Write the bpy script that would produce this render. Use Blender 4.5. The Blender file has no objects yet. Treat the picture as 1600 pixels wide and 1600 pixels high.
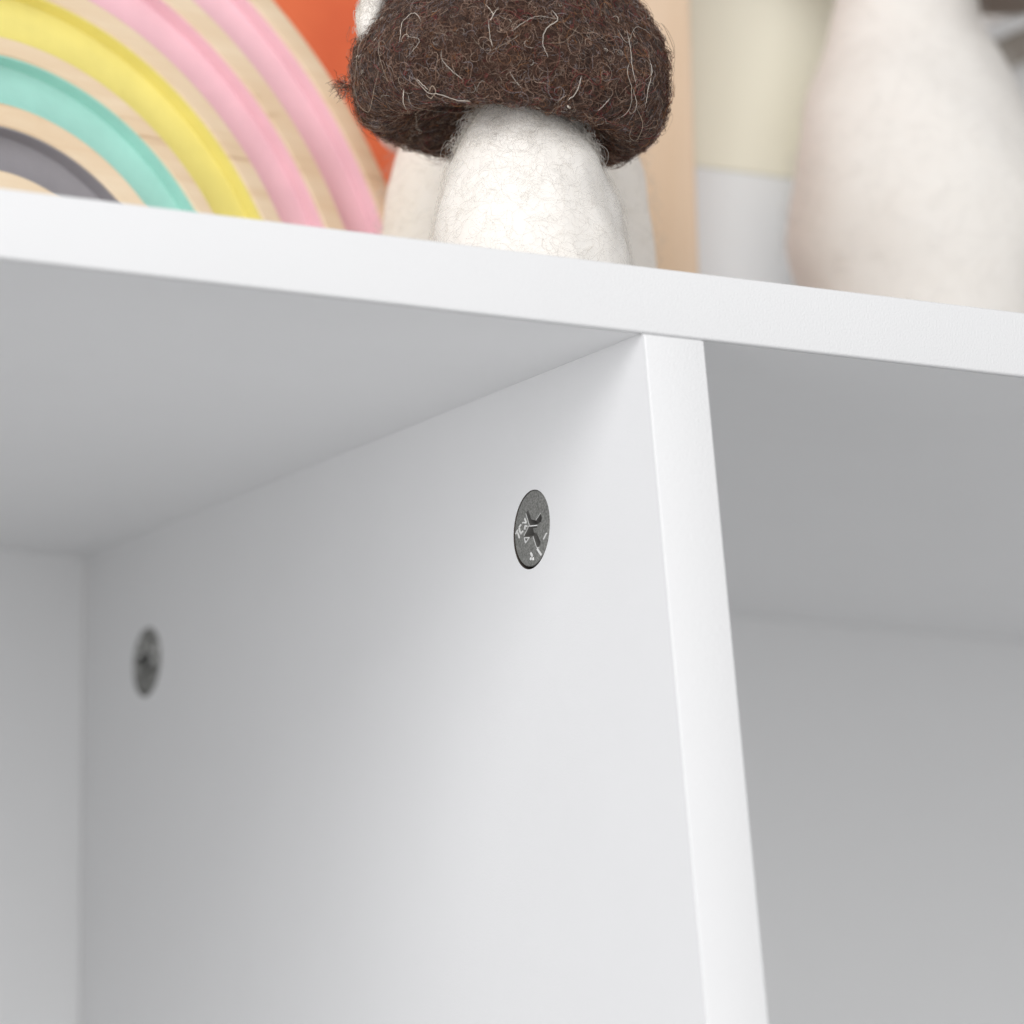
import bpy, bmesh, math, random
import numpy as np
from mathutils import Vector, Matrix, noise
from mathutils.bvhtree import BVHTree

MM = 0.001
rng = np.random.default_rng(7)
random.seed(7)
scene = bpy.context.scene

# ------------------------------------------------------------------ camera
cam_data = bpy.data.cameras.new('camera')
cam = bpy.data.objects.new('camera', cam_data)
scene.collection.objects.link(cam)
scene.camera = cam
CR = Vector((0.8924819, -0.4510411, 0.0061573))
CU = Vector((-0.0874312, -0.1595780, 0.9833060))
CF = Vector((0.4425289, 0.8781211, 0.1818556))
CP = Vector((-457.0032, -853.1110, -212.7155)) * MM
cam.matrix_world = Matrix(((CR.x, CU.x, -CF.x, CP.x), (CR.y, CU.y, -CF.y, CP.y), (CR.z, CU.z, -CF.z, CP.z), (0, 0, 0, 1)))
cam_data.sensor_width = 36
cam_data.lens = 36 * 8410.318 / 1600
cam_data.clip_start = 0.05
cam_data.clip_end = 30
cam_data.dof.use_dof = True
cam_data.dof.focus_distance = 1.020
cam_data.dof.aperture_fstop = 11.8
cam_data.dof.aperture_blades = 9

# ------------------------------------------------------------------ world and lamps (a studio-lit indoor close-up)
world = bpy.data.worlds.new('World')
scene.world = world
world.use_nodes = True
bg = world.node_tree.nodes['Background']
bg.inputs['Color'].default_value = (0.982, 0.983, 0.996, 1)
bg.inputs['Strength'].default_value = 0.45

def area(name, loc, target, size, energy, color):
    l = bpy.data.lights.new(name, 'AREA')
    l.shape = 'SQUARE'; l.size = size * MM; l.energy = energy; l.color = color
    o = bpy.data.objects.new(name, l)
    scene.collection.objects.link(o)
    o.location = Vector(loc) * MM
    d = (Vector(target) - Vector(loc)).normalized()
    o.rotation_euler = d.to_track_quat('-Z', 'Y').to_euler()
    return o
area('softbox_key', (-950, -950, 700), (0, 80, -20), 660, 9.0, (0.99, 0.99, 1.0))
area('softbox_side', (-1380, -800, -20), (0, 60, -40), 850, 10.0, (0.985, 0.98, 1.0))
area('added_fill', (-200, -1480, 170), (60, 100, 0), 900, 6.8, (1.0, 0.995, 0.98))  # unseen front fill, added to brighten the compartments and the things on top

scene.view_settings.view_transform = 'Standard'
scene.view_settings.look = 'None'
scene.view_settings.exposure = -0.09
scene.view_settings.gamma = 1.0
scene.cycles.transparent_max_bounces = 32

# ------------------------------------------------------------------ helpers
COL = scene.collection
def link(name, me, mat=None, parent=None, smooth=False, kind=None):
    o = bpy.data.objects.new(name, me)
    COL.objects.link(o)
    if mat: me.materials.append(mat)
    if parent: o.parent = parent
    if smooth:
        me.polygons.foreach_set('use_smooth', [True] * len(me.polygons))
    if kind: o['kind'] = kind
    return o
def thing(name, label, cat, loc=(0, 0, 0), group=None):
    o = bpy.data.objects.new(name, None)
    COL.objects.link(o)
    o.empty_display_size = 0.01
    o.location = Vector(loc) * MM
    o['label'] = label; o['category'] = cat
    if group: o['group'] = group
    return o
def to_mesh(bm, name):
    me = bpy.data.meshes.new(name)
    bmesh.ops.recalc_face_normals(bm, faces=bm.faces)
    bm.to_mesh(me); bm.free()
    return me
def hexa(bm, P):
    """eight corners (mm): bottom four ccw, top four ccw"""
    v = [bm.verts.new(Vector(p) * MM) for p in P]
    for f in ((3, 2, 1, 0), (4, 5, 6, 7), (0, 1, 5, 4), (1, 2, 6, 5), (2, 3, 7, 6), (3, 0, 4, 7)):
        bm.faces.new([v[i] for i in f])
def box(bm, x0, x1, y0, y1, z0, z1):
    hexa(bm, [(x0, y0, z0), (x1, y0, z0), (x1, y1, z0), (x0, y1, z0), (x0, y0, z1), (x1, y0, z1), (x1, y1, z1), (x0, y1, z1)])
def bevel(bm, w, seg=3, edges=None):
    bmesh.ops.bevel(bm, geom=edges or bm.edges[:], offset=w * MM, segments=seg, profile=0.5, affect='EDGES')
def shade(me, ang=35):
    me.polygons.foreach_set('use_smooth', [True] * len(me.polygons))
    bm = bmesh.new(); bm.from_mesh(me)
    for e in bm.edges:
        if len(e.link_faces) == 2 and e.calc_face_angle(0) > math.radians(ang): e.smooth = False
    bm.to_mesh(me); bm.free()

def mat(name, base, rough=0.5, metal=0.0, spec=0.5, sheen=0.0, subsurf=0.0, coat=0.0):
    m = bpy.data.materials.new(name); m.use_nodes = True
    nt = m.node_tree; b = nt.nodes['Principled BSDF']
    b.inputs['Base Color'].default_value = (*base, 1)
    b.inputs['Roughness'].default_value = rough
    b.inputs['Metallic'].default_value = metal
    b.inputs['Specular IOR Level'].default_value = spec
    b.inputs['Sheen Weight'].default_value = sheen
    b.inputs['Coat Weight'].default_value = coat
    return m, nt, b
def N(nt, t, **kw):
    n = nt.nodes.new(t)
    for k, v in kw.items():
        if k in n.inputs: n.inputs[k].default_value = v
        else: setattr(n, k, v)
    return n
def coords(nt, scale=(1, 1, 1), kind='Object'):
    tc = N(nt, 'ShaderNodeTexCoord'); mp = N(nt, 'ShaderNodeMapping')
    mp.inputs['Scale'].default_value = scale
    nt.links.new(tc.outputs[kind], mp.inputs['Vector'])
    return mp.outputs['Vector']
def bump(nt, b, vec, scale, dist_mm, strength=1.0, detail=2.0, prev=None, rough=0.5):
    n = N(nt, 'ShaderNodeTexNoise', Scale=scale, Detail=detail, Roughness=rough)
    nt.links.new(vec, n.inputs['Vector'])
    bp = N(nt, 'ShaderNodeBump', Strength=strength, Distance=dist_mm * MM)
    nt.links.new(n.outputs['Fac'], bp.inputs['Height'])
    if prev: nt.links.new(prev, bp.inputs['Normal'])
    nt.links.new(bp.outputs['Normal'], b.inputs['Normal'])
    return bp.outputs['Normal']
def mixcol(nt, b, fac_out, c0, c1, p0=0.4, p1=0.6, inp='Base Color'):
    r = N(nt, 'ShaderNodeValToRGB')
    r.color_ramp.elements[0].position = p0; r.color_ramp.elements[0].color = (*c0, 1)
    r.color_ramp.elements[1].position = p1; r.color_ramp.elements[1].color = (*c1, 1)
    nt.links.new(fac_out, r.inputs['Fac'])
    nt.links.new(r.outputs['Color'], b.inputs[inp])
    return r

def melamine(name, grain, alb=1.0):
    m, nt, b = mat(name, (0.80, 0.80, 0.805), 0.55, spec=0.35)
    v = coords(nt)
    rn = N(nt, 'ShaderNodeTexNoise', Scale=14.0, Detail=5.0, Roughness=0.7); nt.links.new(v, rn.inputs['Vector'])
    mr = N(nt, 'ShaderNodeMapRange'); mr.inputs['To Min'].default_value = 0.42; mr.inputs['To Max'].default_value = 0.68
    nt.links.new(rn.outputs['Fac'], mr.inputs['Value']); nt.links.new(mr.outputs['Result'], b.inputs['Roughness'])
    n = N(nt, 'ShaderNodeTexNoise', Scale=35.0, Detail=3.0); nt.links.new(v, n.inputs['Vector'])
    mixcol(nt, b, n.outputs['Fac'], tuple(k * alb for k in (0.862, 0.864, 0.867)), tuple(k * alb for k in (0.870, 0.872, 0.875)), 0.35, 0.65)
    p = bump(nt, b, v, 2600.0, 0.035 * grain, 1.0, 2.0)
    return m
M_board = melamine('white_melamine', 1.3)
M_band = melamine('white_edge_banding', 3.2, 0.955)
M_core, nt, b = mat('chipboard_core', (0.07, 0.055, 0.045), 0.9)
bump(nt, b, coords(nt), 900, 0.2)

def wood(name, c0, c1, stretch=(9, 60, 110), dark=(0.5, 0.3, 0.15)):
    m, nt, b = mat(name, c0, 0.55, spec=0.35)
    v = coords(nt, stretch)
    w = N(nt, 'ShaderNodeTexNoise', Scale=1.0, Detail=5.0, Roughness=0.65, Distortion=1.2)
    nt.links.new(v, w.inputs['Vector'])
    r = mixcol(nt, b, w.outputs['Fac'], c1, c0, 0.36, 0.62)
    e = r.color_ramp.elements.new(0.30); e.color = (*dark, 1)
    bump(nt, b, v, 3.0, 0.1, 0.6, 3.0)
    return m
M_wood = wood('pale_pine', (0.91, 0.75, 0.545), (0.84, 0.65, 0.44), dark=(0.62, 0.42, 0.25))
M_woodblock = wood('beech_block', (0.83, 0.64, 0.47), (0.77, 0.57, 0.39), (70, 70, 8), dark=(0.68, 0.48, 0.3))

def paint(name, c):
    m, nt, b = mat(name, c, 0.5, spec=0.4)
    v = coords(nt)
    n = N(nt, 'ShaderNodeTexNoise', Scale=120.0, Detail=4.0); nt.links.new(v, n.inputs['Vector'])
    mixcol(nt, b, n.outputs['Fac'], tuple(k * 0.94 for k in c), c, 0.35, 0.6)
    p = bump(nt, b, v, 700, 0.10)
    bump(nt, b, coords(nt, (160, 160, 900)), 1.0, 0.06, 0.7, 3.0, prev=p)
    return m

def fibre_mat(name, sheen=0.0, rough=0.75):
    m, nt, b = mat(name, (0.5, 0.5, 0.5), rough, spec=0.25, sheen=sheen)
    a = N(nt, 'ShaderNodeAttribute'); a.attribute_name = 'fibre'
    nt.links.new(a.outputs['Color'], b.inputs['Base Color'])
    return m
M_fibre = fibre_mat('wool_fibre')
M_wfibre, nt, b = mat('fine_white_wool', (0.9, 0.87, 0.83), 0.9, spec=0.1)
a = N(nt, 'ShaderNodeAttribute'); a.attribute_name = 'fibre'
nt.links.new(a.outputs['Color'], b.inputs['Base Color'])
tr = N(nt, 'ShaderNodeBsdfTranslucent'); nt.links.new(a.outputs['Color'], tr.inputs['Color'])
tp_ = N(nt, 'ShaderNodeBsdfTransparent')
m1x = N(nt, 'ShaderNodeMixShader'); m1x.inputs[0].default_value = 0.5
m2x = N(nt, 'ShaderNodeMixShader'); m2x.inputs[0].default_value = 0.6
nt.links.new(b.outputs[0], m1x.inputs[1]); nt.links.new(tr.outputs[0], m1x.inputs[2])
nt.links.new(m1x.outputs[0], m2x.inputs[1]); nt.links.new(tp_.outputs[0], m2x.inputs[2])
nt.links.new(m2x.outputs[0], nt.nodes['Material Output'].inputs['Surface'])

def felt(name, c0, c1, scale=260, b_mm=0.6):
    m, nt, b = mat(name, c0, 0.95, spec=0.1, sheen=0.2)
    v = coords(nt)
    n = N(nt, 'ShaderNodeTexNoise', Scale=scale, Detail=6.0, Roughness=0.7, Distortion=1.5); nt.links.new(v, n.inputs['Vector'])
    mixcol(nt, b, n.outputs['Fac'], c1, c0, 0.35, 0.65)
    bump(nt, b, v, scale * 2.2, b_mm, 1.0, 5.0, rough=0.7)
    return m
M_cap = felt('brown_felt', (0.085, 0.046, 0.032), (0.03, 0.016, 0.011), 420, 0.6)
M_white = felt('white_felt', (0.88, 0.85, 0.805), (0.86, 0.825, 0.775), 90, 0.10)
M_cream = felt('cream_felt', (0.92, 0.875, 0.815), (0.90, 0.85, 0.78), 90, 0.08)
M_pinkfelt = felt('pale_pink_felt', (0.85, 0.68, 0.62), (0.78, 0.6, 0.55), 150, 0.35)

# ------------------------------------------------------------------ the setting: pale room wall behind the bookcase
wm, nt, b = mat('wall_paint', (0.84, 0.80, 0.76), 0.85, spec=0.2)
bump(nt, b, coords(nt), 150, 0.3, 0.5, 4)
bm = bmesh.new(); box(bm, -2500, 2500, 330, 400, -700, 1900)
link('wall', to_mesh(bm, 'wall'), wm, kind='structure')

# ------------------------------------------------------------------ bookcase
T = 12.4474
D = 270.178
KF, KB = 0.18586, -0.02855     # front edge slopes forward going down; back leans in slightly
ZB = -330.0
book = thing('bookcase', 'white melamine bookcase, top board over an upright divider with two grey cam locks', 'bookcase', (0, 0, ZB))
def part(name, bm_or_me, m, parent=book, sm=True, kind=None):
    me = bm_or_me if isinstance(bm_or_me, bpy.types.Mesh) else to_mesh(bm_or_me, name)
    if parent is book:
        me.transform(Matrix.Translation((0, 0, -ZB * MM)))
    o = link(name, me, m, parent, kind=kind)
    if sm: shade(me)
    return o
LX, RX = -262, 470
# top board: core panel with a proud edge band in front
bm = bmesh.new(); box(bm, LX - T, RX + T, 1.95, D + 14, 0, T - 0.02); bevel(bm, 0.12, 1)
top = part('top_board', bm, M_board)
bm = bmesh.new(); box(bm, LX - T, RX + T, 0, 0.95, -0.06, T)
es = [e for e in bm.edges if abs((e.verts[0].co - e.verts[1].co).x) > 0.1 and e.verts[0].co.y < 0.0005]
bevel(bm, 0.55, 5, es)
me = to_mesh(bm, 'edge_band'); me.transform(Matrix.Translation((0, 0, -ZB * MM)))
shade(me); link('edge_band', me, M_band, top)

# divider with two round bores for the cam locks
CY1, CY2, CZ = 45.377, 232.37, -29.652
bm = bmesh.new()
def fy(z, off=0.0): return KF * z + off   # z<0: front moves towards the viewer
def bk(z): return D + KB * (-z)
def slab(bm, x0, x1, yf0, zt, zb, back=True, y_back=None):
    a0, a1 = fy(zb, yf0), fy(zt, yf0)
    b0 = bk(zb) if back else fy(zb, y_back); b1 = bk(zt) if back else fy(zt, y_back)
    hexa(bm, [(x0, a0, zb), (x1, a0, zb), (x1, b0, zb), (x0, b0, zb), (x0, a1, zt), (x1, a1, zt), (x1, b1, zt), (x0, b1, zt)])
slab(bm, 0, T, 0.95, -0.02, ZB)
div_me = to_mesh(bm, 'divider')
tmp = bpy.data.objects.new('tmp', div_me); COL.objects.link(tmp)
cutters = []
for cy in (CY1, CY2):
    bmc = bmesh.new()
    bmesh.ops.create_cone(bmc, cap_ends=True, segments=96, radius1=7.62 * MM, radius2=7.62 * MM, depth=16 * MM,
                          matrix=Matrix.Translation((1.5 * MM, cy * MM, CZ * MM)) @ Matrix.Rotation(math.pi / 2, 4, 'Y'))
    cme = to_mesh(bmc, 'cut'); co = bpy.data.objects.new('cut', cme); COL.objects.link(co); cutters.append(co)
    md = tmp.modifiers.new('b', 'BOOLEAN'); md.operation = 'DIFFERENCE'; md.solver = 'EXACT'; md.object = co
dg = bpy.context.evaluated_depsgraph_get()
div_me = bpy.data.meshes.new_from_object(tmp.evaluated_get(dg)); div_me.name = 'divider'
bpy.data.objects.remove(tmp)
for c in cutters: bpy.data.objects.remove(c)
div_me.materials.clear()
divider = part('divider', div_me, M_board)
div_me.materials.append(M_core)
for p in div_me.polygons:      # inside of the drilled bores
    c = p.center / MM
    if abs(p.normal.x) < 0.5 and min(math.hypot(c.y - q, c.z + ZB - CZ) for q in (CY1, CY2)) < 8.5 or (abs(p.normal.x) > 0.5 and 1 < c.x < 11.5 ):
        p.material_index = 1
bm = bmesh.new(); slab(bm, -0.04, T + 0.04, 0.12, -0.42, ZB, back=False, y_back=0.95)
es = [e for e in bm.edges if abs((e.verts[0].co - e.verts[1].co).z) > 0.1 and (e.verts[0].co.y / MM) < fy(e.verts[0].co.z / MM, 0.5)]
bevel(bm, 0.28, 4, es)
me = to_mesh(bm, 'edge_band'); me.transform(Matrix.Translation((0, 0, -ZB * MM)))
shade(me); link('edge_band', me, M_band, divider)

# back panels, sides and base (close off the compartments)
for x0, x1 in ((LX + 0.1, -0.1), (T + 0.1, RX - 0.1)):
    bm = bmesh.new()
    hexa(bm, [(x0, bk(ZB), ZB), (x1, bk(ZB), ZB), (x1, bk(ZB) + 5, ZB), (x0, bk(ZB) + 5, ZB),
              (x0, bk(0), -0.05), (x1, bk(0), -0.05), (x1, bk(0) + 5, -0.05), (x0, bk(0) + 5, -0.05)])
    part('back_panel', bm, M_board)
for x0, x1 in ((LX - T, LX), (RX, RX + T)):
    bm = bmesh.new(); slab(bm, x0, x1, 0.3, -0.05, ZB); part('side_panel', bm, M_board)
bm = bmesh.new(); box(bm, LX - T, RX + T, fy(ZB, 0), bk(ZB) + 6, ZB - T, ZB - 0.1); part('bottom_board', bm, M_board)

# ------------------------------------------------------------------ cam locks (parts of the bookcase)
M_zinc, nt, b = mat('zinc_die_cast', (0.26, 0.26, 0.245), 0.55, metal=0.35, spec=0.4)
v = coords(nt)
n_ = N(nt, 'ShaderNodeTexNoise', Scale=2600.0, Detail=2.0); nt.links.new(v, n_.inputs['Vector'])
mixcol(nt, b, n_.outputs['Fac'], (0.17, 0.17, 0.16), (0.33, 0.33, 0.31), 0.35, 0.65)
bump(nt, b, v, 2400, 0.10, 0.8, 3)
M_mark, nt, b = mat('bright_zinc', (0.92, 0.92, 0.90), 0.4, metal=0.15)  # near-white zinc for the raised marks and recess edge lines
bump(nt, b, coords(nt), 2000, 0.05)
M_dark, nt, b = mat('recess_shade_zinc', (0.18, 0.175, 0.165), 0.6, metal=0.4)  # zinc darkened in colour for the shade inside the driver recess
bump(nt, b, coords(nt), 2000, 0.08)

def cam_lock(cy, dark=None, rot=0.0):
    ce = Vector((0, cy, CZ))
    R = 7.3; off = (0.06, 0.24)
    # disc with an X-shaped driver recess: star outline in (a=depth, w=up)
    star = [(1.81, 4.14), (2.75, 3.55), (1.25, 1.05), (3.6, -0.75), (3.0, -2.2), (-0.30, -1.30), (-1.85, -3.75), (-2.95, -3.9), (-3.5, -3.0),
            (-2.15, -1.2), (-2.05, 0.55), (-3.7, 0.9), (-4.05, 1.6), (-3.45, 2.6), (-1.45, 1.55), (0.45, 2.05)]
    c_, s_ = math.cos(rot), math.sin(rot)
    star = [(a * c_ - w * s_, a * s_ + w * c_) for a, w in star]
    bm = bmesh.new()
    n = 96
    x_face = 0.12
    rim = [bm.verts.new((x_face * MM, (off[0] + (R - 0.12) * math.cos(2 * math.pi * i / n)) * MM, (off[1] + (R - 0.12) * math.sin(2 * math.pi * i / n)) * MM)) for i in range(n)]
    ri2 = [bm.verts.new(((x_face + 0.12) * MM, (off[0] + R * math.cos(2 * math.pi * i / n)) * MM, (off[1] + R * math.sin(2 * math.pi * i / n)) * MM)) for i in range(n)]
    low = [bm.verts.new((7.0 * MM, (off[0] + R * math.cos(2 * math.pi * i / n)) * MM, (off[1] + R * math.sin(2 * math.pi * i / n)) * MM)) for i in range(n)]
    st = [bm.verts.new((x_face * MM, a * MM, w * MM)) for a, w in star]
    cx = sum(a for a, _ in star) / len(star); cw = sum(w for _, w in star) / len(star)
    sl = [bm.verts.new(((x_face + 1.7) * MM, (cx + (a - cx) * 0.80) * MM, (cw + (w - cw) * 0.80) * MM)) for a, w in star]
    for i in range(n):
        j = (i + 1) % n
        bm.faces.new((rim[i], ri2[i], ri2[j], rim[j])); bm.faces.new((ri2[i], low[i], low[j], ri2[j]))
    bm.faces.new(low)
    k = len(st)
    fl = []
    for i in range(k):
        j = (i + 1) % k
        fl.append(bm.faces.new((st[i], sl[i], sl[j], st[j])))
    fl.append(bm.faces.new(sl))
    e1 = [bm.edges.get((rim[i], rim[(i + 1) % n])) for i in range(n)] + [bm.edges.get((st[i], st[(i + 1) % k])) for i in range(k)]
    bmesh.ops.triangle_fill(bm, edges=e1, use_beauty=True)
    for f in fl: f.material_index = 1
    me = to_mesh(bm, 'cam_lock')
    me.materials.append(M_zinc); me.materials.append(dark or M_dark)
    # faces of the recess keep index 1 after recalc
    o = bpy.data.objects.new('cam_lock', me); COL.objects.link(o); o.parent = book
    o.location = Vector((0, cy, CZ - ZB)) * MM
    me.polygons.foreach_set('use_smooth', [False] * len(me.polygons))
    # thin bright chamfer along the recess edge and raised marks
    def stroke(bm, pts, wd, h):
        for (a0, w0), (a1, w1) in zip(pts[:-1], pts[1:]):
            d = Vector((a1 - a0, w1 - w0)); L = d.length
            if L < 1e-6: continue
            d /= L; q = Vector((-d.y, d.x)) * wd / 2
            p0 = Vector((a0, w0)) - d * wd * 0.25; p1 = Vector((a1, w1)) + d * wd * 0.25
            C4 = [p0 - q, p1 - q, p1 + q, p0 + q]
            lo = [(x_face + 0.05, c.x, c.y) for c in C4]
            ins = 0.72
            m_ = (p0 + p1) / 2
            hi = [(x_face - h, m_.x + (c.x - m_.x) * (0.9 if L > wd else ins), m_.y + (c.y - m_.y) * (0.9 if L > wd else ins)) for c in C4]
            hexa(bm, lo + hi)
    def rr(p): return (p[0] * c_ - p[1] * s_, p[0] * s_ + p[1] * c_)
    bm = bmesh.new()
    S = [([(3.03, 2.59), (2.48, 1.86)], .34), ([(3.95, 1.95), (2.48, 1.72)], .30), ([(2.86, 1.28), (2.92, 0.5)], .30), ([(2.86, 1.24), (2.08, 0.97)], .26),
         ([(4.65, 1.63), (5.42, 1.26), (5.18, 0.58), (4.55, -0.1)], .34), ([(4.55, -0.1), (3.78, 0.28)], .30), ([(5.96, 0.84), (6.75, 0.2)], .30),
         ([(5.95, 0.34), (5.24, -0.77)], .34), ([(-6.15, -1.70), (-4.89, -2.66)], .28), ([(-2.3, -4.09), (-3.92, -5.48)], .42),
         ([(0.39, -4.53), (-0.23, -5.12)], .50), ([(0.46, -5.40), (0.45, -5.75)], .50), ([(-0.55, -5.55), (-0.55, -5.95)], .46)]
    for pts, wd in S: stroke(bm, [rr(p) for p in pts], wd, 0.16)
    link('raised_mark', to_mesh(bm, 'raised_mark'), M_mark, o)
    bm = bmesh.new()
    stroke(bm, [rr(p) for p in [(3.29, -1.08), (1.28, -1.4)]], .20, .10)
    stroke(bm, [rr(p) for p in [(1.28, -1.4), (2.66, -2.18)]], .20, .10)
    stroke(bm, [rr(p) for p in [(2.66, -2.18), (3.29, -1.08)]], .20, .10)
    link('arrow_mark', to_mesh(bm, 'arrow_mark'), M_mark, o)
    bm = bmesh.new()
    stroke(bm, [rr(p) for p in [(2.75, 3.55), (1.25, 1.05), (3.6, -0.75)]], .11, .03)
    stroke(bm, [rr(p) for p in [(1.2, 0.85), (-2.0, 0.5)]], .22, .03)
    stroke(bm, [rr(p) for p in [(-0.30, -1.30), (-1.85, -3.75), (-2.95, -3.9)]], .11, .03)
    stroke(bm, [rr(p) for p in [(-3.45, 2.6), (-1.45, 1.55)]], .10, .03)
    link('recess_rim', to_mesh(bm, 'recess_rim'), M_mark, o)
    # thin crossbar halfway down the recess
    bm = bmesh.new()
    hexa(bm, [(x_face + 0.7, *rr((1.0, 0.5))), (x_face + 0.7, *rr((-2.0, 0.2))), (x_face + 0.7, *rr((-2.0, -1.0))), (x_face + 0.7, *rr((0.7, -0.5))),
              (x_face + 2.3, *rr((1.0, 0.5))), (x_face + 2.3, *rr((-2.0, 0.2))), (x_face + 2.3, *rr((-2.0, -1.0))), (x_face + 2.3, *rr((0.7, -0.5)))])
    link('driver_web', to_mesh(bm, 'driver_web'), M_zinc, o)
    return o
c1 = cam_lock(CY1); c1['label'] = 'grey cam lock nearer the front edge, in sharp focus'
c2 = cam_lock(CY2, dark=mat('deep_shade_zinc', (0.02, 0.02, 0.018), 0.7)[0], rot=2.6); c2['label'] = 'grey cam lock deeper in by the back corner, out of focus'  # far recess coloured near-black to deepen its shade

# ------------------------------------------------------------------ fibres
def tubes(paths, radii, cols, name, m, parent):
    """paths (F,P,3) mm, radii (F,), cols (F,3) -> one mesh of three-sided tapering tubes"""
    F, P, _ = paths.shape
    tan = np.gradient(paths, axis=1)
    tan /= np.linalg.norm(tan, axis=2, keepdims=True) + 1e-9
    ref = rng.normal(size=(F, 1, 3)); ref = np.repeat(ref, P, 1)
    u = np.cross(tan, ref); u /= np.linalg.norm(u, axis=2, keepdims=True) + 1e-9
    w = np.cross(tan, u)
    tp = np.minimum(1.0, np.minimum(np.linspace(0, 1, P), np.linspace(1, 0, P)) * 6 + 0.25)
    rad = radii[:, None] * tp[None]
    V = np.empty((F, P, 3, 3), np.float32)
    for k in range(3):
        a = 2 * math.pi * k / 3
        V[:, :, k] = (paths + (math.cos(a) * u + math.sin(a) * w) * rad[..., None]) * MM
    idx = np.arange(F * P * 3).reshape(F, P, 3)
    A = idx[:, :-1]; B = idx[:, 1:]
    q = np.stack([A, B, np.roll(B, -1, 2), np.roll(A, -1, 2)], -1).reshape(-1, 4)
    me = bpy.data.meshes.new(name)
    me.vertices.add(F * P * 3); me.vertices.foreach_set('co', V.ravel())
    me.loops.add(q.size); me.loops.foreach_set('vertex_index', q.ravel().astype(np.int32))
    me.polygons.add(len(q)); me.polygons.foreach_set('loop_start', np.arange(0, q.size, 4, dtype=np.int32))
    me.polygons.foreach_set('use_smooth', np.ones(len(q), bool))
    me.update(calc_edges=True)
    at = me.attributes.new('fibre', 'FLOAT_COLOR', 'POINT')
    c4 = np.ones((F, P * 3, 4), np.float32); c4[..., :3] = cols[:, None]
    at.data.foreach_set('color', c4.ravel())
    return link(name, me, m, parent, kind='stuff')

def surface_fibres(me, count, P, step, curl, lift, keep=None, fly=0.0):
    """random curly walks that cling to a surface mesh (object space, mm)"""
    co = [v.co / MM for v in me.vertices]
    polys = [tuple(p.vertices) for p in me.polygons]
    bvh = BVHTree.FromPolygons(co, polys)
    cn = np.array([np.array(co[p[0]]) * 0 + np.mean([co[i] for i in p], axis=0) for p in polys])
    ar = np.array([p.area for p in me.polygons]); ar /= ar.sum()
    out = np.empty((count, P, 3)); k = 0
    while k < count:
        i = rng.choice(len(polys), p=ar)
        vs = [co[j] for j in polys[i]]
        wts = rng.dirichlet(np.ones(len(vs)))
        p = Vector((0, 0, 0))
        for a, b_ in zip(vs, wts): p += a * b_
        loc, nor, _, _ = bvh.find_nearest(p)
        if keep and not keep(loc, nor): continue
        t = Vector(rng.normal(size=3)); t = (t - nor * t.dot(nor)).normalized()
        kap = rng.normal() * curl; dk = curl * 0.9
        h0 = abs(rng.normal()) * lift * 0.35 - 0.1
        amp = abs(rng.normal()) * lift
        flyer = rng.random() < fly
        ph = rng.random() * math.pi
        for s in range(P):
            u = s / (P - 1)
            h = h0 + amp * math.sin(math.pi * u) ** 1
            if flyer: h += lift * 2.2 * (u ** 1.5)
            pos = loc + nor * h
            out[k, s] = pos
            kap += rng.normal() * dk * 0.6; kap *= 0.93
            t = (Matrix.Rotation(kap * step, 3, nor) @ t)
            nl, nn, _, _ = bvh.find_nearest(loc + t * step)
            t = (t - nn * t.dot(nn))
            if t.length < 1e-6: t = nn.orthogonal()
            t.normalize(); loc, nor = nl, nn
        k += 1
    return out

def lathe(profile, seg=72, sx=1.0, sy=1.0, disp=0.0, dscale=0.12, seed=0.0, lean=(0, 0)):
    """profile list of (r, z) mm from bottom to top; lumpy surface"""
    bm = bmesh.new(); rings = []
    z0, z1 = profile[0][1], profile[-1][1]
    for r, z in profile:
        if r < 1e-4:
            rings.append([bm.verts.new(Vector((lean[0] * (z - z0), lean[1] * (z - z0), z)))]); continue
        ring = []
        for i in range(seg):
            a = 2 * math.pi * i / seg
            p = Vector((math.cos(a) * r * sx, math.sin(a) * r * sy, z))
            d = noise.noise(Vector((p.x, p.y, p.z)) * dscale + Vector((seed, 0, 0))) * disp + noise.noise(p * dscale * 3 + Vector((0, seed, 0))) * disp * 0.15
            p += Vector((math.cos(a), math.sin(a), 0)) * d
            p.x += lean[0] * (z - z0); p.y += lean[1] * (z - z0)
            ring.append(bm.verts.new(p))
        rings.append(ring)
    for A, B in zip(rings[:-1], rings[1:]):
        if len(A) == 1 and len(B) > 1:
            for i in range(seg): bm.faces.new((A[0], B[i], B[(i + 1) % seg]))
        elif len(B) == 1 and len(A) > 1:
            for i in range(seg): bm.faces.new((B[0], A[(i + 1) % seg], A[i]))
        elif len(A) > 1:
            for i in range(seg): bm.faces.new((A[i], A[(i + 1) % seg], B[(i + 1) % seg], B[i]))
    for v in bm.verts: v.co *= MM
    return bm

def smooth_profile(pts, n=40):
    """Catmull-Rom through (r, z) points"""
    P = [Vector(p) for p in pts]; P = [P[0] * 2 - P[1]] + P + [P[-1] * 2 - P[-2]]
    out = []
    seg = len(P) - 3; per = max(2, n // seg)
    for i in range(seg):
        for k in range(per):
            t = k / per; a, b_, c, d = P[i:i + 4]
            q = 0.5 * ((2 * b_) + (c - a) * t + (2 * a - 5 * b_ + 4 * c - d) * t * t + (3 * b_ - a - 3 * c + d) * t ** 3)
            out.append((max(0.0, q.x), q.y))
    out.append((max(0.0, pts[-1][0]), pts[-1][1]))
    return out

def palette(F, cols, wts):
    idx = rng.choice(len(cols), size=F, p=np.array(wts) / sum(wts))
    c = np.array(cols)[idx]; c = c * np.where(c.mean(1, keepdims=True) > 0.7, 1.0, rng.uniform(0.65, 1.35, (F, 1)))
    return np.clip(c, 0, 0.95).astype(np.float32)

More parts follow.
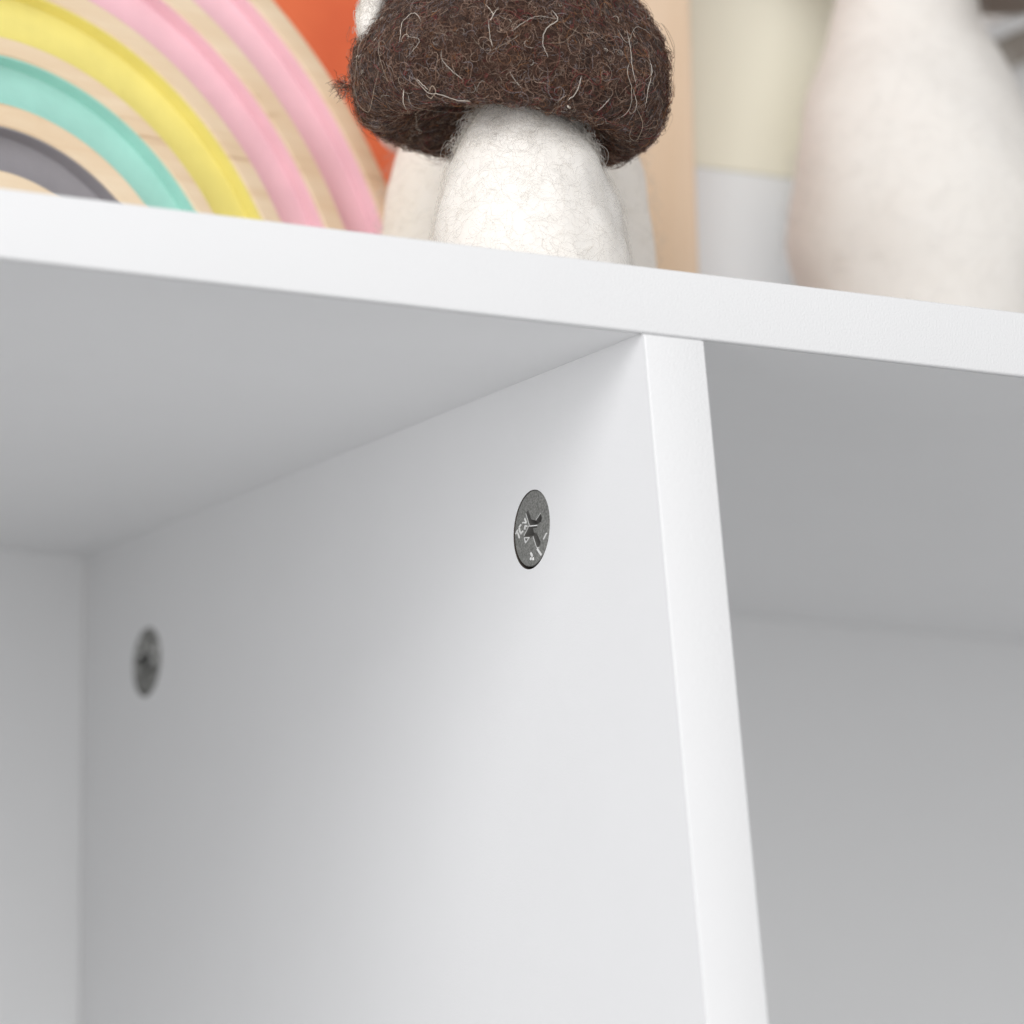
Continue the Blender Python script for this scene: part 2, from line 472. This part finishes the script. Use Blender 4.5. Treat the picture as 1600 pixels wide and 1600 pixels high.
# ------------------------------------------------------------------ front mushroom: brown felt cap on a white felt stem
m1 = thing('felt_mushroom', 'small felted mushroom with a fuzzy dark brown cap and white stem, in sharp focus', 'felt mushroom', (-5.7, 40, T))
zt = T
stem_prof = smooth_profile([(0, 0.05), (16.5, 0.1), (18.8, 2), (19.2, 5), (18.7, 10), (17.6, 16), (16.1, 22), (14.2, 27), (12.0, 31), (9.6, 35.3), (6.4, 39.5), (0.0, 43.2)], 60)
bm = lathe(stem_prof, 80, disp=0.9, dscale=0.13, seed=3.0)
for v in bm.verts:    # foot shifted slightly to the viewer's right
    z = v.co.z / MM
    v.co.x += (1.4 - 2.2 * min(1, z / 38)) * 0.89 * MM; v.co.y += -(2.4 - 2.6 * min(1, z / 38)) * 0.45 * MM - 2.6 * MM
me = to_mesh(bm, 'stem'); stem1 = link('stem', me, M_white, m1, smooth=True)
cap_prof = smooth_profile([(0, 44.5), (7, 43.2), (14, 39.6), (20.5, 35.2), (25, 33.8), (28.8, 36.4), (31.0, 42), (30.0, 48), (27.0, 55), (22.8, 61), (15.0, 68.0), (8, 71.6), (0, 72.4)], 72)
bm = lathe(cap_prof, 110, disp=1.6, dscale=0.085, seed=11.0)
ax = Vector((0.4425, 0.878, 0)).normalized()
rot = Matrix.Rotation(math.radians(5.0), 4, ax)      # tilt: lower on the viewer's right
piv = Vector((0, 0, 40 * MM))
for v in bm.verts:
    v.co = rot @ (v.co - piv) + piv + Vector((-2.2 * 0.89 + 1.8, 2.2 * 0.45 + 3.6, 0.6)) * MM
    v.co += v.co.normalized() * noise.noise(v.co / MM * 0.35) * 0.5 * MM
cap_me = to_mesh(bm, 'cap'); cap1 = link('cap', cap_me, M_cap, m1, smooth=True)

BR = [(0.055, 0.025, 0.018), (0.12, 0.062, 0.042), (0.21, 0.12, 0.085), (0.33, 0.21, 0.155), (0.47, 0.35, 0.27), (0.26, 0.04, 0.045), (0.34, 0.15, 0.06), (0.27, 0.235, 0.24), (0.66, 0.60, 0.52)]
BW = [20, 22, 20, 14, 7, 3.5, 3.0, 8, 1.6]
bvh_cap = BVHTree.FromPolygons([v.co / MM for v in cap_me.vertices], [tuple(p.vertices) for p in cap_me.polygons])
org = Vector((-5.7, 40, T))
def on_cap(px, py, lift=0.5):
    d = (CF + CR * ((px - 800) / 8410.318) - CU * ((py - 800) / 8410.318)).normalized()
    o = CP / MM - org
    h = bvh_cap.ray_cast(o, d)
    if h[0] is None:
        t = (Vector((0, 0, 45)) - o).dot(d); return o + d * t
    return h[0] + h[1] * lift
spc = on_cap(582, 22, 0.0)
def keep_cap(l, n): return (l.z < 66 or rng.random() < 0.3) and (l - spc).length > 4.6
pa = surface_fibres(cap_me, 26000, 9, 0.5, 1.7, 0.5, keep_cap, fly=0.07)
tubes(pa, rng.uniform(0.022, 0.048, len(pa)), palette(len(pa), BR, BW), 'short_wool', M_fibre, cap1)
pb = surface_fibres(cap_me, 750, 24, 0.6, 0.5, 0.9, keep_cap, fly=0.15)
tubes(pb, rng.uniform(0.022, 0.042, len(pb)), palette(len(pb), BR, [5, 18, 24, 22, 9, 7, 6, 4, 1.5]), 'long_wool', M_fibre, cap1)
# tuft on the left rim
def tuft(center, n, L, spread, cols, wts, name, parent, dirn):
    P = 12; out = np.empty((n, P, 3))
    for k in range(n):
        p = Vector(center) + Vector(rng.normal(size=3)) * spread; d = (Vector(dirn) + Vector(rng.normal(size=3)) * 0.5).normalized()
        for s in range(P):
            out[k, s] = p; p = p + d * L / P; d = (d + Vector(rng.normal(size=3)) * 0.35).normalized()
    return tubes(out, rng.uniform(0.03, 0.06, n), palette(n, cols, wts), name, M_fibre, parent)
eR = Vector((0.893, -0.451, 0))
tuft(tuple(-eR * 33.0 + Vector((0, 0, 43))), 90, 4.2, 0.7, BR, BW, 'wool_tuft', cap1, tuple(-eR + Vector((0, 0, -0.1))))
# hand-placed pale stray hairs on the face of the cap, traced as 3D curves over the surface
strays = [
    ([(630, 70), (633, 40), (650, 26), (662, 38)], .10), ([(596, 50), (570, 70), (563, 110), (563, 150), (580, 170), (590, 140), (600, 100)], .08),
    ([(860, 20), (868, 34), (852, 50), (848, 70), (856, 90)], .14), ([(868, 34), (840, 28), (818, 38), (800, 52)], .07),
    ([(760, 10), (772, 25), (768, 36), (780, 14)], .12), ([(765, 36), (766, 60), (770, 75)], .09),
    ([(650, 118), (672, 140), (690, 142), (715, 150), (735, 152), (743, 165), (744, 186)], .13), ([(672, 140), (678, 130), (684, 138), (676, 148), (668, 142)], .15),
    ([(672, 136), (664, 128), (655, 120)], .12), ([(744, 186), (750, 165), (762, 160), (800, 159)], .10),
    ([(693, 78), (694, 92), (706, 106), (726, 122)], .11), ([(636, 136), (634, 155), (637, 172)], .12),
    ([(600, 60), (598, 85), (606, 110), (612, 128)], .08), ([(974, 50), (980, 80), (984, 110), (990, 135)], .11),
    ([(1008, 95), (1012, 112), (1006, 138), (1003, 165)], .11), ([(990, 165), (1000, 190), (994, 212), (984, 205), (985, 190)], .08),
    ([(984, 135), (990, 160), (984, 172), (978, 168)], .09), ([(905, 118), (898, 140), (886, 152)], .11), ([(886, 160), (888, 162), (890, 163)], .4),
    ([(950, 150), (940, 160), (932, 168)], .09), ([(655, 218), (668, 228), (690, 226), (708, 210), (722, 202)], .13),
    ([(640, 140), (650, 160), (700, 170)], .06), ([(735, 60), (760, 80), (790, 70), (815, 55)], .06), ([(795, 110), (805, 125), (815, 136)], .08),
    ([(850, 70), (880, 68), (902, 40)], .07), ([(700, 190), (718, 180), (735, 172), (700, 205)], .08), ([(645, 170), (650, 195), (668, 200)], .07),
    ([(960, 50), (975, 70), (990, 48), (1015, 60)], .06), ([(640, 60), (660, 66), (640, 90)], .06)]
P = 26; paths = []; rad = []
for pts, r in strays:
    W = [on_cap(*q, lift=1.0) for q in pts]
    W = [W[0] * 2 - W[1]] + W + [W[-1] * 2 - W[-2]]
    seg = len(W) - 3; row = []
    for k in range(P):
        t = k / (P - 1) * seg * 0.9999; i = int(t); t -= i
        a, b_, c, d = W[i:i + 4]
        q = 0.5 * ((2 * b_) + (c - a) * t + (2 * a - 5 * b_ + 4 * c - d) * t * t + (3 * b_ - a - 3 * c + d) * t ** 3)
        row.append(q)
    paths.append(row); rad.append(r * 0.58)
paths = np.array(paths) + rng.normal(size=(len(paths), P, 3)) * 0.04
tubes(paths, np.array(rad), palette(len(paths), [(0.70, 0.64, 0.56), (0.55, 0.44, 0.34)], [3, 2]), 'stray_hair', M_fibre, cap1)

# white felted spot at the cap's upper left
bm = bmesh.new(); bmesh.ops.create_uvsphere(bm, u_segments=28, v_segments=16, radius=1.0)
sn = (spc - Vector((0, 0, 50))).normalized()
rotm = sn.to_track_quat('Z', 'Y').to_matrix().to_4x4()
for v in bm.verts:
    q = Vector((v.co.x * 5.6, v.co.y * 6.2, v.co.z * 2.6)); q += v.co * noise.noise(v.co * 2) * 0.8
    v.co = (rotm @ q + spc + Vector((0, 0, 0.6))) * MM
spot_me = to_mesh(bm, 'white_spot'); spot = link('white_spot', spot_me, M_white, cap1, smooth=True)
WH = [(0.91, 0.885, 0.85), (0.90, 0.87, 0.825), (0.925, 0.91, 0.885)]
pc = surface_fibres(spot_me, 700, 9, 0.5, 0.9, 0.4)
tubes(pc, rng.uniform(0.03, 0.05, len(pc)), palette(len(pc), WH, [1, 1, 1]), 'white_wool', M_wfibre, spot)

# stem fuzz
pd = surface_fibres(me, 4200, 10, 0.55, 0.6, 0.4, None, fly=0.6)
tubes(pd, rng.uniform(0.018, 0.034, len(pd)), palette(len(pd), WH + [(0.80, 0.73, 0.62)], [4, 3, 4, 0.1]), 'white_wool', M_wfibre, stem1)
# greyish curly fringe where the stem meets the cap
pe = surface_fibres(me, 1300, 12, 0.5, 1.5, 1.0, lambda l, n: l.z > 28, fly=0.3)
tubes(pe, rng.uniform(0.025, 0.045, len(pe)), palette(len(pe), WH + [(0.6, 0.56, 0.52)], [2, 3, 2, .7]), 'fringe_wool', M_wfibre, stem1)

# ------------------------------------------------------------------ cream mushroom right behind it
m2 = thing('felt_mushroom', 'wide cream felt mushroom standing right behind the brown-capped one, mostly hidden by it', 'felt mushroom', (29.1, 110, T))
prof = smooth_profile([(0, 0.05), (24, 0.1), (28.0, 3), (28.8, 12), (28.6, 24), (27.9, 33), (26.6, 42), (24.2, 50), (19, 55), (0, 58)], 40)
bm = lathe(prof, 64, disp=1.0, dscale=0.1, seed=5.0)
me = to_mesh(bm, 'stem'); s2 = link('stem', me, M_cream, m2, smooth=True)
pf = surface_fibres(me, 1800, 9, 0.8, 0.6, 0.9, None, fly=1.0)
tubes(pf, rng.uniform(0.02, 0.035, len(pf)), palette(len(pf), [(0.90, 0.85, 0.78), (0.88, 0.82, 0.74)], [1, 1]), 'cream_wool', M_wfibre, s2)
prof = smooth_profile([(0, 54), (14, 52.5), (24, 51.6), (28, 52.5), (29.6, 57), (28.5, 64), (22, 71), (12, 75), (0, 76)], 40)
bm = lathe(prof, 64, disp=1.0, dscale=0.1, seed=8.0)
me = to_mesh(bm, 'cap'); link('cap', me, M_pinkfelt, m2, smooth=True)

# ------------------------------------------------------------------ big white mushroom at the right
m3 = thing('felt_mushroom', 'large white felt mushroom at the right, its taupe cap mostly above the frame', 'felt mushroom', (144.2, 145, T))
prof = smooth_profile([(0, 0.05), (18, 0.1), (20.5, 4), (21, 15), (21.5, 28), (24, 38), (26.4, 47), (26.8, 55), (25.4, 67), (22.9, 81), (19.6, 91), (17.0, 100), (15.4, 109), (15.0, 121), (0, 122)], 60)
bm = lathe(prof, 72, disp=1.3, dscale=0.07, seed=15.0)
for v in bm.verts:      # the foot spreads towards the viewer's right
    z = v.co.z / MM; t = min(1.0, max(0.0, 100 - z) / 45)
    r_ = math.hypot(v.co.x, v.co.y)
    if r_ > 1e-6:
        k = 1 + 5.0 * t * MM / r_ if r_ > 0.012 else 1
        v.co.x *= k; v.co.y *= k
    v.co.x += 5.0 * t * 0.893 * MM; v.co.y -= 5.0 * t * 0.451 * MM
me = to_mesh(bm, 'stem'); s3 = link('stem', me, M_white, m3, smooth=True)
pg = surface_fibres(me, 1500, 10, 1.0, 0.5, 0.8, None, fly=1.0)
tubes(pg, rng.uniform(0.02, 0.035, len(pg)), palette(len(pg), WH, [1, 1, 1]), 'white_wool', M_wfibre, s3)
prof = smooth_profile([(0, 118), (15, 117), (28, 115.5), (38, 116.5), (45, 123), (46, 133), (40, 145), (26, 155), (12, 159), (0, 160)], 48)
bm = lathe(prof, 72, disp=1.5, dscale=0.07, seed=18.0)
rot = Matrix.Rotation(math.radians(14), 4, Vector((0.35, 0.94, 0)))
piv = Vector((0, 0, 128 * MM))
for v in bm.verts: v.co = rot @ (v.co - piv) + piv + Vector((0.003, -0.0015, 0.001))
M_taupefelt = felt('taupe_felt', (0.30, 0.24, 0.20), (0.22, 0.17, 0.14), 200, 0.4)
me = to_mesh(bm, 'cap'); c3 = link('cap', me, M_taupefelt, m3, smooth=True)
ph_ = surface_fibres(me, 1500, 10, 1.1, 0.7, 1.0, None, fly=0.1)
tubes(ph_, rng.uniform(0.04, 0.07, len(ph_)), palette(len(ph_), [(0.30, 0.24, 0.20), (0.38, 0.31, 0.26)], [1, 1]), 'taupe_wool', M_fibre, c3)

# ------------------------------------------------------------------ wooden rainbow with five painted grooves
A_R, L_R = math.radians(-12), math.radians(5)
rb = thing('wooden_rainbow', 'pale wooden rainbow with grey, teal, yellow and two pink painted grooves, at the left', 'wooden toy', (-82, 114, T))
e_ = Vector((math.cos(A_R), -math.sin(A_R), 0)); hn = Vector((math.sin(A_R), math.cos(A_R), 0))
v_ = hn * math.sin(L_R) + Vector((0, 0, 1)) * math.cos(L_R); n_b = e_.cross(v_)   # towards the viewer
if n_b.y > 0: n_b = -n_b
rb.matrix_world = Matrix(((e_.x, -n_b.x, v_.x, -82 * MM), (e_.y, -n_b.y, v_.y, 114 * MM), (e_.z, -n_b.z, v_.z, (T + 0.0) * MM), (0, 0, 0, 1)))
bands = [(34.6, 44.0), (48.8, 59.0), (62.8, 73.8), (78.2, 88.6), (93.6, 104.0)]
RO, RI, TH, GD = 109.0, 22.0, 18.0, 4.6
def arch(section, name, m, parent, seg=128, rise=0.0):
    """sweep a closed (r, depth) section through 180 degrees; local x right, y back, z up"""
    bm = bmesh.new(); rings = []
    for i in range(seg + 1):
        a = math.pi * i / seg
        rings.append([bm.verts.new(Vector((math.cos(a) * r, y, math.sin(a) * r + rise)) * MM) for r, y in section])
    k = len(section)
    for A, B in zip(rings[:-1], rings[1:]):
        for j in range(k):
            bm.faces.new((A[j], A[(j + 1) % k], B[(j + 1) % k], B[j]))
    bm.faces.new(rings[0]); bm.faces.new(rings[-1][::-1])
    mesh = to_mesh(bm, name); shade(mesh, 40)
    return link(name, mesh, m, parent)
sec = [(RI, TH), (RI, 0.8), (RI + 0.8, 0)]
for r0, r1 in bands:
    sec += [(r0 - 0.35, 0), (r0, 0.35), (r0, GD), (r1, GD), (r1, 0.35), (r1 + 0.35, 0)]
sec += [(RO - 0.9, 0), (RO - 0.25, 0.25), (RO, 0.9), (RO, TH - 0.8), (RO - 0.8, TH)]
arch(sec, 'wooden_body', M_wood, rb)
PC = [('slate grey', (0.34, 0.325, 0.345), 0), ('teal', (0.44, 0.78, 0.69), 0), ('yellow', (0.93, 0.83, 0.27), 0),
      ('pink', (0.97, 0.63, 0.69), 0), ('pink', (0.98, 0.65, 0.71), 0)]
for (r0, r1), (nm, c, cw) in zip(bands, PC):
    s = [(r0 + 0.02, 0.45), (r0 + 0.32, 0.45), (r0 + 0.5, GD - 0.55), (r0 + 0.8, GD - 0.35), (r1 - 0.8, GD - 0.35), (r1 - 0.5, GD - 0.55), (r1 - 0.32, 0.45), (r1 - 0.02, 0.45), (r1 - 0.02, GD - 0.02), (r0 + 0.02, GD - 0.02)]
    o = arch(s, 'painted_groove', paint(nm + '_paint', c), rb)
    o['label'] = nm + ' painted groove'

# ------------------------------------------------------------------ other things on the shelf
def cover_book(name, label, cat, x0, x1, y0, y1, h, spine_mat, rotz=0.0, band=None):
    t = thing(name, label, cat, (x0, y0, T))
    t.rotation_euler = (0, 0, rotz)
    w, d = x1 - x0, y1 - y0
    if band:
        bm = bmesh.new(); box(bm, 0, w, 0, 1.8, band, h); bevel(bm, 0.4, 2); link('front_cover', to_mesh(bm, 'front_cover'), spine_mat, t)
        bm = bmesh.new(); box(bm, 0, w, 0.02, 1.8, 0.1, band - 0.1); bevel(bm, 0.4, 2); link('white_band', to_mesh(bm, 'white_band'), M_paper, t)
    else:
        bm = bmesh.new(); box(bm, 0, w, 0, 1.8, 0.1, h); bevel(bm, 0.4, 2); link('front_cover', to_mesh(bm, 'front_cover'), spine_mat, t)
    bm = bmesh.new(); box(bm, 0, w, d - 1.8, d, 0.1, h); bevel(bm, 0.4, 2); link('back_cover', to_mesh(bm, 'back_cover'), spine_mat, t)
    bm = bmesh.new(); box(bm, 2, w - 2.5, 1.85, d - 1.85, 2.5, h - 2.5); link('page_block', to_mesh(bm, 'page_block'), M_pages, t)
    return t
M_paper, nt, b = mat('white_card', (0.90, 0.93, 0.96), 0.6); bump(nt, b, coords(nt), 300, 0.05)
M_pages, nt, b = mat('page_edges', (0.80, 0.77, 0.70), 0.8); bump(nt, b, coords(nt, (1, 400, 1)), 4, 0.3)
M_orange, nt, b = mat('orange_cloth', (0.86, 0.20, 0.07), 0.75, sheen=0.1); bump(nt, b, coords(nt), 500, 0.15, 0.8, 4)
n_ = N(nt, 'ShaderNodeTexNoise', Scale=45.0, Detail=4.0); nt.links.new(coords(nt), n_.inputs['Vector'])
mixcol(nt, b, n_.outputs['Fac'], (0.74, 0.145, 0.055), (0.86, 0.20, 0.075), 0.35, 0.65)
M_creamc, nt, b = mat('cream_cover', (0.95, 0.925, 0.79), 0.6); bump(nt, b, coords(nt), 300, 0.08)

cover_book('picture_book', 'orange cloth book standing upright between the rainbow and the brown mushroom cap', 'book', 16.5, 92, 206, 228, 175, M_orange)
cover_book('story_book', 'cream book with a white lower band standing right of the wooden plank', 'book', 97, 150, 173.5, 184, 190, M_creamc, band=70.3)

# upright wooden plank
t = thing('wooden_plank', 'upright pale wooden plank standing behind the right side of the brown cap', 'wooden block', (70, 150, T))
bm = bmesh.new()
hexa(bm, [(-14, 0, 0.05), (25.6, 0, 0.05), (25.6, 16, 0.05), (-14, 16, 0.05), (-14, 0, 150), (20.2, 0, 150), (20.2, 16, 150), (-14, 16, 150)])
bevel(bm, 1.2, 3); me = to_mesh(bm, 'plank'); shade(me)
link('plank_body', me, M_woodblock, t)
bm = bmesh.new()
hexa(bm, [(-10, -1.0, 60), (16, -1.0, 60), (16, 0.6, 60), (-10, 0.6, 60), (-10, -1.0, 64), (16, -1.0, 64), (16, 0.6, 64), (-10, 0.6, 64)])
bm.free()

# small white toy house with a sloping roof, far right
M_hw, nt, b = mat('white_painted_wood', (0.93, 0.93, 0.93), 0.6); bump(nt, b, coords(nt, (1, 1, 20)), 60, 0.2)
M_eave_shade, nt, b = mat('eave_shade_taupe', (0.33, 0.29, 0.25), 0.6); bump(nt, b, coords(nt), 300, 0.1)  # colour standing in for the shade beneath the roof overhang
th = thing('toy_house', 'small white wooden toy house with overhanging sloped roof at the far right edge', 'toy house', (232, 213, T))
bm = bmesh.new()
W_, H_, Dp, pitch = 42.0, 112.0, 40.0, math.radians(28)
pk = H_ + W_ * math.tan(pitch)
F = [(-W_, 0), (W_, 0), (W_, H_), (0, pk), (-W_, H_)]
a = [bm.verts.new(Vector((x, 0, z + 0.1)) * MM) for x, z in F]; c = [bm.verts.new(Vector((x, Dp, z + 0.1)) * MM) for x, z in F]
bm.faces.new(a); bm.faces.new(c[::-1])
for i in range(5): bm.faces.new((a[i], a[(i + 1) % 5], c[(i + 1) % 5], c[i]))
link('house_wall', to_mesh(bm, 'house_wall'), M_hw, th)
for s in (-1, 1):
    bm = bmesh.new()
    d = Vector((s * math.cos(pitch), -math.sin(pitch))); n2 = Vector((s * math.sin(pitch), math.cos(pitch)))
    p0 = Vector((0, pk + 0.2)); p1 = p0 + d * (W_ / math.cos(pitch) + 6)
    q0 = Vector((0, pk + 0.2 + 4 / math.cos(pitch))); q1 = p1 + n2 * 4
    if s > 0: p0.x = q0.x = 0.05
    hexa(bm, [(p0.x, -13, p0.y), (p1.x, -13, p1.y), (q1.x, -13, q1.y), (q0.x, -13, q0.y), (p0.x, Dp + 6, p0.y), (p1.x, Dp + 6, p1.y), (q1.x, Dp + 6, q1.y), (q0.x, Dp + 6, q0.y)])
    link('roof_panel', to_mesh(bm, 'roof_panel'), M_hw, th)
    # taupe strip on the wall under the roof, standing in for the eave's shade
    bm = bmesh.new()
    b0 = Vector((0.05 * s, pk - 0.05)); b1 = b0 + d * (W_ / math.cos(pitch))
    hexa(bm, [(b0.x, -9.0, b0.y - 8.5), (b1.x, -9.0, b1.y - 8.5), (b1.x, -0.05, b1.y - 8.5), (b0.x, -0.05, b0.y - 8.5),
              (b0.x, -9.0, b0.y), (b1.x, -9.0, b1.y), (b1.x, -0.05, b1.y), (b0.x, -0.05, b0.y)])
    link('eave_shade_strip', to_mesh(bm, 'eave_shade_strip'), M_eave_shade, th)
